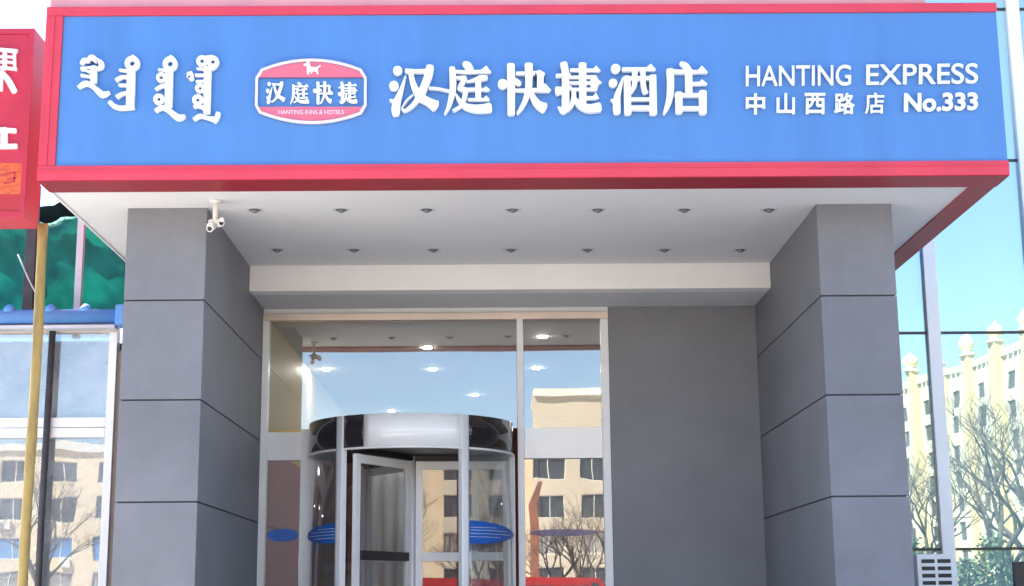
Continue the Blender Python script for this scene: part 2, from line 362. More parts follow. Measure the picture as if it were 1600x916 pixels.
JIE = [[(960, 98, 96), (985, 250, 100), (988, 700, 104)], ('p', [(880, 690), (950, 700), (1035, 690), (1010, 770), (960, 792), (915, 770)]), [(862, 272, 44), (1050, 255, 40)], [(866, 478, 118), (950, 465, 86), (1065, 425, 36)],
       [(1220, 108, 104), (1224, 640, 96)], [(1055, 195, 42), (1380, 198, 44)], ('p', [(1340, 215), (1400, 135), (1465, 205), (1440, 222)]), [(1030, 295, 38), (1390, 290, 48)], ('p', [(1325, 270), (1400, 265), (1435, 330), (1482, 365), (1435, 392), (1415, 480), (1330, 480)]),
       [(1045, 372, 38), (1440, 372, 44)], [(1055, 458, 38), (1400, 458, 42)], [(1270, 578, 46), (1400, 575, 44)], ('p', [(1330, 590), (1400, 505), (1445, 585)]), [(1100, 480, 60), (1098, 580, 66), (1070, 670, 60), (1020, 745, 36)], [(1110, 590, 56), (1195, 675, 96), (1310, 718, 108), (1455, 700, 128)]]
JIU = [('d', 230, 175, 64), ('d', 195, 370, 58), [(332, 295, 18), (285, 440, 62), (248, 570, 90), (245, 690, 104), (250, 782, 88)], [(168, 598, 26), (230, 630, 60)], [(325, 186, 52), (650, 184, 48)], ('p', [(610, 205), (660, 150), (708, 110), (775, 188), (760, 208)]),
       [(490, 190, 76), (490, 330, 72), (478, 420, 66), (430, 515, 36)], [(600, 190, 70), (606, 400, 70), (640, 510, 76)], [(385, 290, 92), (396, 790, 96)], [(340, 312, 56), (740, 306, 56)], [(735, 272, 92), (742, 790, 100)], [(430, 592, 44), (710, 592, 44)], [(430, 712, 62), (710, 712, 62)]]
DIAN = [[(1110, 96, 44), (1175, 138, 92), (1232, 205, 78)], [(930, 216, 62), (1350, 218, 46)], ('p', [(1310, 238), (1360, 180), (1402, 135), (1482, 225), (1470, 240)]), [(970, 188, 100), (976, 450, 96), (958, 600, 84), (918, 720, 62), (885, 792, 28)],
        [(1222, 190, 98), (1226, 530, 94)], [(1260, 382, 46), (1400, 378, 46)], ('p', [(1340, 400), (1400, 322), (1476, 385), (1468, 402)]), [(1088, 505, 100), (1092, 775, 92)], [(1040, 537, 50), (1430, 534, 50)], [(1414, 486, 104), (1416, 785, 98)], [(1090, 716, 54), (1420, 716, 54)]]
def zoom(x0, y0, s): return lambda a, b: (x0+a/s, y0+b/s)
A, B, C = zoom(600, 90, 8.722), zoom(770, 90, 8.722), zoom(935, 90, 8.722)
for s, t in ((HAN, A), (TING, A), (KUAI, B), (JIE, B), (JIU, C), (DIAN, C)): glyph('character', s, t, 'white_letter', sg, .045)
Z3 = zoom(120, 70, 6.542)
MON = [
 [[(60, 210, 44), (85, 172, 50), (120, 178, 44), (160, 145, 60), (205, 172, 56), (255, 205, 60), (258, 240, 50), (215, 262, 38)], [(50, 252, 22), (130, 250, 26), (215, 252, 36)], [(180, 240, 72), (182, 400, 62)], [(55, 268, 22), (100, 275, 20), (150, 300, 30)], [(55, 325, 30), (110, 335, 24), (155, 345, 30)], [(28, 448, 36), (100, 408, 52), (170, 436, 44), (225, 486, 58), (275, 522, 62), (342, 500, 28)]],
 [('o', 576, 205, 52, 52), [(600, 150, 40), (572, 128, 30)], [(566, 250, 84), (560, 450, 84), (552, 655, 82)], [(445, 272, 26), (545, 284, 32)], [(412, 378, 40), (470, 345, 36), (545, 348, 30)], [(440, 425, 26), (545, 432, 34)], [(420, 548, 46), (475, 515, 34), (545, 505, 36)], [(345, 598, 44), (395, 642, 46), (470, 660, 44), (590, 648, 50)]],
 [('o', 962, 210, 52, 50), [(985, 150, 40), (958, 130, 28)], [(952, 250, 80), (945, 650, 76)], [(845, 268, 26), (925, 280, 32)], ('o', 872, 350, 36, 34), [(815, 472, 30), (870, 440, 36), (930, 425, 34)], ('o', 848, 572, 38, 40), [(815, 690, 40), (880, 655, 44), (950, 688, 50), (1045, 758, 66), (1112, 742, 34)]],
 [('o', 1288, 182, 40, 40), ('o', 1398, 190, 42, 44), [(1300, 150, 40), (1400, 140, 40)], [(1425, 235, 40), (1385, 262, 34)], [(1346, 245, 76), (1336, 715, 70)], [(1145, 345, 34), (1165, 310, 60), (1180, 370, 50)], [(1235, 258, 22), (1315, 266, 26)], [(1220, 325, 28), (1315, 326, 28)], [(1230, 392, 28), (1315, 388, 28)], ('o', 1268, 460, 34, 34), ('o', 1245, 580, 38, 40), [(1205, 650, 30), (1250, 640, 36), (1315, 668, 36)], [(1205, 778, 36), (1270, 742, 40), (1340, 760, 34), (1410, 775, 50)], [(1410, 800, 46), (1440, 760, 46), (1455, 710, 46)]]]
for s in MON: glyph('mongolian_word', s, Z3, 'white_letter', sg, .035)

# emblem
em = thing('emblem', None, None); em.parent = sg
Z4 = zoom(390, 80, 7.045)
def arcpts(a, b, c, n=10):     # quadratic through a, c with mid b
    k = ((4*b[0]-a[0]-c[0])/2-b[0], (4*b[1]-a[1]-c[1])/2-b[1])
    q = (2*b[0]-.5*(a[0]+c[0]), 2*b[1]-.5*(a[1]+c[1]))
    return [((1-t)**2*a[0]+2*t*(1-t)*q[0]+t*t*c[0], (1-t)**2*a[1]+2*t*(1-t)*q[1]+t*t*c[1]) for t in [i/n for i in range(n+1)]]
topa = arcpts((128, 205), (680, 92), (1235, 205)); bota = arcpts((1235, 700), (680, 808), (105, 690))
out = topa + [(1290, 300), (1290, 605)] + bota + [(62, 610), (68, 300)]
def inset(p, d, c=(680, 450)): return [((x-c[0])*(1-d/600)+c[0], (y-c[1])*(1-d/340)+c[1]) for x, y in p]
inn = inset(out, 28)
k = MB(); b = bmesh.new(); O = [SP(*Z4(*p)) for p in out]; I = [SP(*Z4(*p)) for p in inn]; n = len(O)
vv = [[b.verts.new((p[0], yy, p[1])) for p in q] for q in (O, I) for yy in (-.022, 0)]
for j in range(n):
    for a_, c_ in ((0, 1), (1, 3), (3, 2), (2, 0)): b.faces.new((vv[a_][j], vv[a_][(j+1) % n], vv[c_][(j+1) % n], vv[c_][j]))
bmesh.ops.recalc_face_normals(b, faces=b.faces); k._merge(b); k.build('border', 'pale_print', em)
M['emblem_red'] = mat('emblem red print', (.80, .16, .24), .45, .06, 3)
ti = inset(topa, 34); bi = inset(bota, 34)
k = MB(); k.prism([SP(*Z4(*p)) for p in ti + [(1262, 292), (95, 292)]], -.012, 0); k.build('red_band', 'emblem_red', em)
k = MB(); k.prism([SP(*Z4(*p)) for p in bi + [(88, 618), (1262, 618)]], -.012, 0); k.build('red_band', 'emblem_red', em)
glyph('running_animal', [[(655, 205, 56), (735, 210, 44)], [(660, 200, 44), (645, 150, 40), (655, 128, 24)], [(640, 150, 30), (600, 162, 16)], [(648, 210, 30), (645, 262, 20)], [(738, 205, 30), (752, 258, 20)], [(735, 200, 24), (782, 168, 12)], [(690, 220, 24), (680, 255, 14)]], Z4, 'white_letter', em, .008, -.0125)
def remap(src, u0_, u1, v0, v1):    # fit glyph tracing box into a photo box
    def f(a, b): return (u0_+(a-src[0])/(src[1]-src[0])*(u1-u0_), v0+(b-src[2])/(src[3]-src[2])*(v1-v0))
    return f
for s, bx, x0, x1 in ((HAN[:7], (70, 770, 130, 815), 180, 400), (TING, (830, 1490, 65, 795), 450, 662), (KUAI, (65, 790, 105, 795), 698, 922), (JIE, (860, 1490, 85, 790), 980, 1192)):
    a, c = Z4(x0, 342), Z4(x1, 588)
    glyph('character', s, remap(bx, a[0], c[0], a[1], c[1]), 'white_letter', em, .012)

# typed lettering
def text_mesh(body, off):
    c = bpy.data.curves.new('t', 'FONT'); c.body = body; c.offset = off; c.extrude = .02; o = bpy.data.objects.new('t', c); COL.objects.link(o)
    bpy.context.view_layer.update(); me = bpy.data.meshes.new_from_object(o.evaluated_get(bpy.context.evaluated_depsgraph_get()))
    bpy.data.objects.remove(o); bpy.data.curves.remove(c)
    xs = [v.co.x for v in me.vertices]; ys = [v.co.y for v in me.vertices]
    return me, (min(xs), max(xs), min(ys), max(ys))
def lettering(body, u0_, u1, vt0, vb0, vt1, vb1, m_, parent, off=0., thick=.02, name='letter', y=0.):
    """each sign of the body becomes its own mesh; the line runs from u0,(top,bottom) to u1,(top,bottom) in the photo"""
    full, (x0, x1, y0, y1) = text_mesh(body, off); bpy.data.meshes.remove(full)
    for i, ch in enumerate(body):
        if ch == ' ': continue
        pre, pb = text_mesh(body[:i+1], off); bpy.data.meshes.remove(pre)
        me, cb = text_mesh(ch, off)
        sh = pb[1]-cb[1]; me.name = name
        for v in me.vertices:
            t = (v.co.x+sh-x0)/(x1-x0); q = (v.co.y-y0)/(y1-y0)
            u = u0_+(u1-u0_)*t; vt = vt0+(vt1-vt0)*t; vb = vb0+(vb1-vb0)*t
            p = SP(u, vb+(vt-vb)*q); d = 0 if v.co.z < 0 else 1
            v.co = (p[0], y-thick*(0 if d == 0 else 1)-.0004, p[1])
        me.materials.append(M[m_]); o = bpy.data.objects.new(name, me); COL.objects.link(o); o.parent = parent
lettering('HANTING', 1165, 1329, 104, 136, 102.5, 134.5, 'white_letter', sg, .006)
lettering('EXPRESS', 1353, 1527, 102, 134, 100, 131.5, 'white_letter', sg, .006)
for ch, a, b_ in (('中', 1165, 1195), ('山', 1213, 1241.5), ('西', 1257, 1289), ('路', 1303, 1335), ('店', 1351, 1381)):
    vt = 147-.006*(a-1165)
    lettering(ch, a, b_, vt, vt+33, vt, vt+33, 'white_letter', sg, .012 if ch == '店' else .022, name='character')
lettering('No.333', 1412, 1527, 146.5, 176.5, 145.5, 173, 'white_letter', sg, .03)
a, c = Z4(320, 655), Z4(1040, 700)
lettering('HANTING INNS & HOTELS', a[0], c[0], a[1], c[1], a[1], c[1], 'pale_print', em, .01, .003, 'letter', -.0125)

# ------------------------------------------------------------------ soffit downlights
def downlight(u, v, label, group, r=.075):
    p = atz(u, v, ZS); t = thing('recessed_downlight', label, 'ceiling light', (p.x, p.y, ZS), group)
    k = MB(); n = 20; b = bmesh.new()
    prof = ((r*.70, -.0005), (r*.74, -.006), (r, -.006), (r+.006, -.001))
    rings = [[b.verts.new((q*math.cos(2*math.pi*j/n), q*math.sin(2*math.pi*j/n), z)) for j in range(n)] for q, z in prof]
    for i in range(len(prof)-1):
        for j in range(n): b.faces.new((rings[i][j], rings[i+1][j], rings[i+1][(j+1) % n], rings[i][(j+1) % n]))
    k._merge(b); k.build('trim_ring', 'galv', t)
    k = MB(); k.lathe((0, 0, 0), ((r*.71, -.0045), (r*.71, -.001), (r*.3, -.001)), 20); k.build('lamp_recess', 'lens', t)
    k = MB(); k.lathe((0, 0, 0), ((.012, -.03), (.03, -.022), (.036, -.010), (.03, -.0046)), 14); k.build('bulb', 'lens', t)
    return t
ORD = ('first', 'second', 'third', 'fourth', 'fifth', 'sixth', 'seventh')
for i, u in enumerate((398, 533, 667, 801, 934, 1069, 1201)): downlight(u, 327.5, f'{ORD[i]} ceiling downlight from the left in the row nearest the sign', 'downlights in the front soffit row')
for i, u in enumerate((433, 553, 677, 798, 918, 1038, 1157)): downlight(u, 390, f'{ORD[i]} ceiling downlight from the left in the row by the white beam', 'downlights in the rear soffit row')

# ------------------------------------------------------------------ security camera
p = atz(337, 314, ZS); cs = thing('security_camera', 'white twin-head security camera hanging from canopy beside left pillar', 'camera', (p.x, p.y, ZS))
s = p.y/FPX
k = MB(); k.lathe((0, 0, 0), ((.05, -.018), (.05, -.0005)), 16); k.build('mount_plate', 'cam_white', cs)
k = MB(); k.tube([(0, 0, -.01), (.0, 0, -.19)], .021, 12); k.build('drop_tube', 'cam_white', cs)
k = MB(); k.tube([(-.05, .0, -.20), (-.03, 0, -.19), (.03, 0, -.19), (.05, 0, -.20)], .026, 10); k.build('cross_arm', 'cam_white', cs)
def head(p0, p1, r_):
    k = MB(); a, b = Vector(p0), Vector(p1); d = (b-a)
    k.tube([a, a+d*.08, a+d*.8, b], [r_*.8, r_, r_, r_*1.15], 14); o = k.build('camera_head', 'cam_white', cs)
    k = MB(); k.tube([b-d*.02, b+d*.03], r_*.8, 14); k.build('lens', 'black', o)
    k = MB(); q = d.normalized(); k.tube([a+d*.1+Vector((0, 0, r_*1.15)), b+d*.15+Vector((0, 0, r_*1.15))], [r_*.7, r_*.9], 6); k.build('sun_shield', 'cam_white', o)
head((.03, .02, -.212), (.07, -.08, -.222), .025)
head((-.01, .02, -.222), (-.03, -.075, -.27), .027)

# ------------------------------------------------------------------ entrance glazing
eg = thing('entrance_glazing', 'aluminium and glass screen around and above the revolving door', 'glazing', (0, YD, PZ))
def XZ(u, v, Y=YD): p = at(u, v, Y); return p.x, p.z
XA = XL1+.003; xg0 = XZ(419, 600)[0]; xm0, xm1 = XZ(808, 600)[0], XZ(818, 600)[0]; xr0 = XZ(940, 600)[0]
zh = XZ(640, 500)[1]; zt1, zt2 = XZ(880, 668)[1], XZ(880, 716)[1]; xp0, xp1 = XZ(469, 780)[0], XZ(482, 780)[0]
def E(*b): return tuple([b[0], b[1], b[2], b[3], b[4]-PZ, b[5]-PZ])
zhm = (zh+ZB)/2+.01
part('header', 'alu', eg, E(XA, XW-.003, .02, .14, zhm+.002, ZB+.003))
part('header', 'warm_tinted', eg, E(XA, XW-.003, -.02, .14, zh, zhm), bev=.004)  # warm light painted into the colour of the lower header strip
part('jamb', 'alu', eg, E(XA, xg0, -.01, .12, PZ+.001, zh-.002), bev=.004)
part('jamb', 'alu', eg, E(xr0, XW-.004, -.01, .12, PZ+.001, zh-.002), bev=.004)
part('mullion', 'alu', eg, E(xm0, xm1, -.03, .12, PZ+.001, zh-.002), bev=.004)
part('door_post', 'alu', eg, E(xp0, xp1, -.03, .12, PZ+.001, zt1), bev=.004)
part('transom_panel', 'panel_white', eg, E(xg0+.002, xp0-.002, 0, .1, zt2, zt1-.03), bev=.003)
part('transom_panel', 'panel_white', eg, E(xm1+.002, xr0-.002, 0, .1, zt2, zt1), bev=.003)
part('bottom_rail', 'alu', eg, E(xg0+.002, xp0-.002, 0, .1, PZ+.001, PZ+.2))
part('bottom_rail', 'alu', eg, E(xm1+.002, xr0-.002, 0, .1, PZ+.001, PZ+.2))
for q in ((xg0, xm0, zt1, zh-.003), (xm1, xr0, zt1, zh-.003), (xg0, xp0, PZ+.2, zt2), (xm1, xr0, PZ+.2, zt2)):
    part('pane', 'door_glass', eg, E(q[0]+.003, q[1]-.003, .05, .058, q[2]+.003, q[3]-.003))
def oval(name, c, w_, h_, m_, parent, y, light=True):
    k = MB(); k.prism([(c[0]+w_*math.copysign(abs(math.cos(a))**.8, math.cos(a)), c[1]+h_*math.sin(a)) for a in [2*math.pi*i/32 for i in range(32)]], y-.002, y); o = k.build(name, m_, parent)
    return o
c = XZ(441, 836); oval('oval_sticker', (c[0], c[1]-PZ), .17, .068, 'decal', eg, .046)
c = XZ(880, 832); oval('oval_sticker', (c[0], c[1]-PZ), .36, .036, 'decal_washed', eg, .046)  # blue sticker, the wash of reflections painted in as purple

# ------------------------------------------------------------------ revolving door
DX, DY = XZ(643, 705)[0], YD+.05; DR = XZ(803, 700)[0]-DX
zc1 = at(643, 645, DY-DR).z; zc0 = at(643, 696, DY-DR).z
rv = thing('revolving_door', 'glass revolving door with dark curved canopy and white centre panel', 'revolving door', (DX, DY, PZ))
T, BZ = zc1-PZ, zc0-PZ
def arcpart(name, m_, ra, rb, a0, a1, z0, z1, parent=rv, n=14):
    k = MB(); k.arc(0, 0, ra, rb, R(a0), R(a1), z0, z1, n); return k.build(name, m_, parent)
arcpart('canopy_panel', 'dark_gloss', DR-.03, DR, -90, -39, BZ, T)
arcpart('canopy_panel', 'dark_gloss', DR-.03, DR, -37, -23.2, BZ, T)
arcpart('canopy_panel', 'panel_white', DR-.03, DR+.002, -23, 30.5, BZ, T)
arcpart('canopy_panel', 'dark_gloss', DR-.03, DR, 34, 90, BZ, T)
arcpart('canopy_panel', 'dark_gloss', DR-.03, DR, 90.1, 269.9, BZ, T, n=30)
arcpart('canopy_rim', 'alu', DR-.03, DR+.008, -90, 90, BZ-.022, BZ-.001, n=30)
k = MB(); k.lathe((0, 0, 0), ((DR-.035, T-.03), (DR-.035, T-.01)), 40); k.build('canopy_top', 'galv', rv)
k = MB(); k.lathe((0, 0, 0), ((DR-.033, BZ+.001), (DR-.033, BZ+.03)), 40); k.build('canopy_ceiling', 'dark_metal', rv)
k = MB(); k.lathe((0, 0, 0), ((DR, .002), (DR, .012)), 40); k.build('floor_mat', 'dark_metal', rv)
for a, w_ in ((-38, .055), (32.2, .055)):
    arcpart('post', 'alu', DR-.05, DR+.02, a-2.2, a+2.2, .012, T-.002, n=4)
for a in (-88, 88, 142, -148): arcpart('post', 'alu', DR-.05, DR+.01, a-2, a+2, .012, BZ-.023, n=4)
for a0, a1 in ((-85.5, -40.5), (34.6, 85.5), (92, 139), (-145, -92)): arcpart('curved_pane', 'wing_glass', DR-.02, DR-.012, a0, a1, .03, BZ-.024)
k = MB(); k.tube([(0, 0, .012), (0, 0, BZ)], .04, 14); k.build('centre_shaft', 'alu', rv)
BAR = at(700, 871, DY).z-PZ
for a in (2, 122, 240):
    wg = bpy.data.objects.new('door_wing', None); COL.objects.link(wg); wg.parent = rv; wg.rotation_euler.z = R(a)
    L = DR-.05; fr = MB()
    for q in ((.045, .12, -.025, .025, .03, BZ-.06), (L-.07, L, -.025, .025, .03, BZ-.06), (.12, L-.07, -.024, .024, BZ-.15, BZ-.062), (.12, L-.07, -.024, .024, .032, .20)): fr.box(*q)
    fr.build('wing_frame', 'alu', wg)
    for s in (-1, 1):
        k = MB(); k.box(.121, L-.071, min(s*.03, s*.055), max(s*.03, s*.055), BAR-.04, BAR+.05, bev=.004); k.build('push_bar', 'alu' if a != 240 else 'dark_metal', wg)
    part('pane', 'wing_glass', wg, (.12, L-.07, -.005, .005, .20, BZ-.15))
    part('top_seal', 'black', wg, (.05, L, -.05, .05, BZ-.058, BZ-.002))
def curved_oval(a, half, zc, hz, m_, lo, hi):
    b = bmesh.new(); n = 32; rr = DR-.008
    a0_, a1_ = max(a-half, lo), min(a+half, hi)
    up_, lo_ = [], []
    for i in range(17):
        aa = a0_+(a1_-a0_)*i/16; x = abs((aa-a)/half); hh = hz*(1-min(1, x)**1.5)**.9*(1+.05*math.sin(i*2.1))
        p_ = lambda z, r_: b.verts.new((r_*math.sin(R(aa)), -r_*math.cos(R(aa)), z))
        up_.append((p_(zc+hh+.001, rr), p_(zc-hh-.001, rr), p_(zc+hh+.001, rr+.002), p_(zc-hh-.001, rr+.002)))
    for p_, q in zip(up_, up_[1:]):
        b.faces.new((p_[0], p_[1], q[1], q[0])); b.faces.new((p_[2], q[2], q[3], p_[3])); b.faces.new((p_[0], q[0], q[2], p_[2])); b.faces.new((p_[1], p_[3], q[3], q[1]))
    bmesh.ops.recalc_face_normals(b, faces=b.faces)
    k = MB(); k._merge(b); o = k.build('oval_sticker', m_, rv)
    for dz, hw in ((.05, .35), (.022, .6), (-.012, .7), (-.045, .45)):
        k = MB(); k.arc(0, 0, rr+.002, rr+.0035, R(max(a0_+1, a-half*hw)), R(min(a1_-1, a+half*hw)), zc+dz-.003, zc+dz+.002, 10); k.build('sticker_line', 'decal_light', o)
zo = at(770, 834, DY-.5).z-PZ
curved_oval(40, 46, zo, .115, 'decal', 35, 85); curved_oval(-42, 44, zo, .10, 'decal', -85, -41)

# ------------------------------------------------------------------ lobby behind the glass
def struct(name, m_, *b):
    k = MB()
    for q in b: k.box(*q)
    return tag(k.build(name, m_), kind='structure')
ZL = 4.78
struct('lobby_floor', 'lobby_floor', (XL1-.01, XR0, YD+.31, 26.1, PZ-.05, PZ))
struct('lobby_ceiling', 'lobby_ceiling', (XL1-.01, XR0, YD+.16, 26.1, ZL, ZL+.15))
struct('lobby_wall_left', 'lobby_yellow', (XL1-.015, XL1+.02, YD+.32, 26.1, 3.35, ZL-.002))
struct('lobby_wall_left_lower', 'lobby_red', (XL1-.015, XL1+.05, YD+.32, 26.1, PZ, 3.347))
struct('lobby_wall_right', 'lobby_yellow', (XR0-.1, XR0-.01, YD+.32, 26.1, PZ, ZL-.002))
struct('lobby_wall_back', 'lobby_maroon', (XL1, XR0-.1, 26.0, 26.1, PZ, ZL-.002))
def drape(name, label, m_, x0, x1, y, z0, z1, amp, wl):
    b = bmesh.new(); n = max(8, int((x1-x0)/wl*8)); pr = None
    for i in range(n+1):
        x = x0+(x1-x0)*i/n; dy = amp*math.sin(2*math.pi*(x-x0)/wl)+amp*.4*math.sin(5.1*x)
        q = [b.verts.new((x, y+dy, z)) for z in (z0, z1)]+[b.verts.new((x, y+dy+.006, z)) for z in (z0, z1)]
        if pr:
            b.faces.new((pr[0], q[0], q[1], pr[1])).smooth = True; b.faces.new((pr[2], pr[3], q[3], q[2])).smooth = True
            b.faces.new((pr[1], q[1], q[3], pr[3])); b.faces.new((pr[0], pr[2], q[2], q[0]))
        pr = q
    k = MB(); k._merge(b); return tag(k.build(name, m_), label, 'curtain')
x0 = at(568, 800, 19.5).x; x1 = at(640, 800, 19.5).x
drape('lobby_hanging', 'pale blue pleated sheet seen through the left revolving door wing', 'curtain', x0, x1, 19.5, PZ+.05, at(600, 738, 19.5).z, .05, .16)  # pale pleated sheet hung behind the left wing
x0 = at(478, 800, 19.3).x; x1 = at(545, 800, 19.3).x
drape('lobby_hanging', 'dark maroon curtain behind the left curved door glass', 'lobby_maroon', x0, x1, 19.3, PZ+.05, at(500, 715, 19.3).z, .05, .2)
for u, v, lab in ((668, 543, 'lit lobby downlight, brightest above the door, nearest the glass'), (848, 526, 'lit lobby downlight highest in the right upper pane'), (510, 577, 'lit lobby downlight left of centre under the reflected camera'), (676, 577, 'lit lobby downlight second row, straight behind the brightest'), (838, 575, 'lit lobby downlight second from the top in the right pane'),
                  (742, 617, 'small lit lobby downlight between door centre and mullion'), (926, 613, 'small lit lobby downlight by the right jamb'), (515, 641, 'lit lobby downlight just above the left dark canopy panel'), (612, 642, 'lit lobby downlight just above the white canopy panel')):
    p = atz(u, v, ZL); t = thing('lobby_downlight', lab, 'ceiling light', (p.x, p.y, ZL), 'lit downlights in the lobby ceiling')
    k = MB(); k.lathe((0, 0, 0), ((.046, -.012), (.052, -.002)), 16); k.build('lamp', 'lamp', t)
    k = MB(); k.lathe((0, 0, 0), ((.085, -.0015), (.085, -.0005)), 16); k.build('trim_ring', 'alu', t)

# ------------------------------------------------------------------ mirror glass wall on the right
cw = thing('glass_wall', 'green tinted mirror glass wall to the right of the right pillar', 'glass wall', (0, YD+.2, 0))
GX = [XR1-.35, XZ(1453, 520)[0]-.0, 0, 0]; xm = XZ(1466, 650)[0]; xm2 = XZ(1588, 200)[0]
xs = [XR1-.6, xm, xm2+.05, xm2+1.15, xm2+2.2]
zz = [.1, XZ(1520, 858)[1], XZ(1520, 520)[1], XZ(1595, 251)[1], 8.3, 10.2]
for i in range(len(xs)-1):
    for j in range(len(zz)-1): part('pane', 'curtain_glass', cw, (xs[i]+.006, xs[i+1]-.006, -.20, -.185, zz[j]+.006, zz[j+1]-.006))
part('backing', 'dark_metal', cw, (xs[0], xs[-1], -.183, .13, .1, 10.2))
for i, x in enumerate(xs[1:]):
    part('mullion', 'alu', cw, (x-.07, x+.07, -.27, -.201, .1, 10.2), bev=.006)
for z in zz[1:-1]:
    for a, b_ in zip(xs, xs[1:]): part('transom_joint', 'dark_metal', cw, (a+.072, b_-.072, -.215, -.201, z-.014, z+.014))

p0 = at(1432, 866, 15.4); p1 = at(1489, 866, 15.4)
ac = thing('vent_unit', 'white louvred vent box at the foot of the mirror glass wall', 'vent unit', (p0.x, 15.4, 0)); aw = p1.x-p0.x
part('casing', 'alu', ac, (0, aw, 0, .4, .45, p0.z), bev=.01)
part('leg', 'alu', ac, (.02, .06, .02, .06, 0, .45)); part('leg', 'alu', ac, (aw-.06, aw-.02, .02, .06, 0, .45)); part('leg', 'alu', ac, (.02, .06, .33, .37, 0, .45)); part('leg', 'alu', ac, (aw-.06, aw-.02, .33, .37, 0, .45))
zq = p0.z-.052
while zq > .6:
    for a, b_ in ((.12, .48), (.56, .92)): part('louvre_slot', 'black', ac, (aw*a, aw*b_, -.004, .012, zq-.038, zq))
    zq -= .072
p0 = at(1581, 878, 14.2)
bb = thing('black_board', 'black upright board at the far right edge, right of vent box', 'board', (p0.x, 14.2, 0))
k = MB(); k.prism([(0, .25), (.5, .25), (.5, p0.z+.02), (.02, p0.z)], 0, .06); k.build('panel', 'black', bb)
part('leg', 'dark_metal', bb, (.03, .08, .01, .05, 0, .249)); part('leg', 'dark_metal', bb, (.42, .47, .01, .05, 0, .249)); part('foot', 'dark_metal', bb, (-.02, .52, -.15, .21, 0.001, .03))

# ------------------------------------------------------------------ shop on the left
YW = 15.3
sf = thing('shopfront', 'white framed shop window at the left beside the grey pillar', 'shopfront', (0, YW, 0))
def WX(u, v): return XZ(u, v, YW)
xe1 = WX(176.5, 700)[0]; xe0 = WX(164, 700)[0]; xl = -8.2; xmid = WX(-72, 700)[0]
zhd1, zhd0 = WX(120, 506)[1], WX(120, 520)[1]; ztr1, ztr0 = WX(120, 653)[1], WX(120, 684)[1]
part('head_rail', 'warm_tinted', sf, (xl, xe1, -.04, .1, zhd0, zhd1+.05), bev=.004)
part('post', 'alu', sf, (xe0, xe1, -.03, .1, .002, zhd0-.001), bev=.004)
part('post', 'alu', sf, (xmid-.05, xmid+.05, -.03, .1, .002, zhd0-.001), bev=.004)
part('transom', 'alu', sf, (xmid+.051, xe0-.001, -.03, .1, (ztr0+ztr1)/2+.003, ztr1), bev=.003)
part('transom', 'alu', sf, (xmid+.051, xe0-.001, -.03, .1, ztr0, (ztr0+ztr1)/2-.003), bev=.003)
part('sill', 'alu', sf, (xmid+.051, xe0-.001, -.03, .1, .002, .5))
part('pane', 'shop_glass', sf, (xmid+.05, xe0, .03, .04, ztr1, zhd0)); part('pane', 'shop_glass', sf, (xmid+.05, xe0, .03, .04, .5, ztr0))
part('pane', 'shop_glass', sf, (xl, xmid-.05, .03, .04, .1, zhd0))
part('reveal', 'brown_wall', sf, (xe1+.002, XL0-.004, .0, .3, 0, 4.2))
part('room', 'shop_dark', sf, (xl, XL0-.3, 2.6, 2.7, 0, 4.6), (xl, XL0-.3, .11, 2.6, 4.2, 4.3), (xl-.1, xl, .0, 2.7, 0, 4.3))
part('floor', 'lobby_floor', sf, (xl, XL0-.3, .11, 2.6, .001, .05))
part('added_pale_sheet', 'galv', sf, (xmid+.2, xe0-.1, .5, .51, ztr1-.1, zhd0))  # pale sheet added behind the pane to brighten the shop interior

pb = WX(0, 480)
ab = thing('awning_box', 'light blue awning box running above the shop window', 'awning box', (0, YW-.30, 0)); YA = YW-.30
za1, za0 = XZ(100, 481, YA)[1], XZ(100, 503, YA)[1]; xa1 = XZ(193, 490, YA)[0]
k = MB(); k.tube([(xl, .1, (za0+za1)/2), (xa1-.09, .1, (za0+za1)/2)], (za1-za0)/2, 20); k.build('roller_tube', 'blue_bar', ab)
part('end_cap', 'blue_bar', ab, (xa1-.088, xa1, .0, .24, za0-.03, za1+.03), bev=.012)
part('under_strip', 'galv', ab, (xl, xa1-.1, .06, .24, za0-.055, za0-.02))
for u in (10, 75, 130): x = XZ(u, 480, YA)[0]; k = MB(); k.lathe((x, .1, za1-.03), ((.07, 0), (.055, .05), (.02, .085)), 12); k.build('bracket_knob', 'blue_bar', ab)

def net(name, label, pts_top, v_bot, Y, m_, seed):
    rnd = random.Random(seed); b = bmesh.new(); nu, nv = 92, 26; g = []
    u_a, u_b = pts_top[0][0], pts_top[-1][0]
    for i in range(nu+1):
        u = u_a+(u_b-u_a)*i/nu
        for (ua, va), (ub, vb) in zip(pts_top, pts_top[1:]):
            if ua <= u <= ub: vt = va+(vb-va)*(u-ua)/(ub-ua)
        row = []
        for j in range(nv+1):
            v = vt+(v_bot-vt)*j/nv; p = at(u, v, Y)
            p.y += .06*math.sin(u*.045+1.6*math.sin(v*.03+seed)) + .045*math.sin(v*.07+u*.03+2*seed) + .022*math.sin(u*.17-v*.11) + rnd.uniform(-.008, .008)
            row.append(b.verts.new(p))
        g.append(row)
    for i in range(nu):
        for j in range(nv): b.faces.new((g[i][j], g[i+1][j], g[i+1][j+1], g[i][j+1])).smooth = True
    bmesh.ops.solidify(b, geom=b.faces[:], thickness=.006); bmesh.ops.recalc_face_normals(b, faces=b.faces)
    k = MB(); k._merge(b); return k.build(name, m_)
n1 = net('safety_netting', '', [(-520, 310), (-120, 318), (-20, 330), (40, 336), (72, 350), (95, 340), (125, 341), (200, 345), (290, 350)], 505, 15.75, 'netting', 1)
tag(n1, 'creased green safety netting hung above the shop window', 'netting')
n2 = net('netting_edge', '', [(-520, 300), (-120, 308), (40, 330), (72, 322), (86, 325), (99, 316), (112, 325), (128, 342), (200, 352), (290, 356)], 380, 15.98, 'netting_dark', 3)
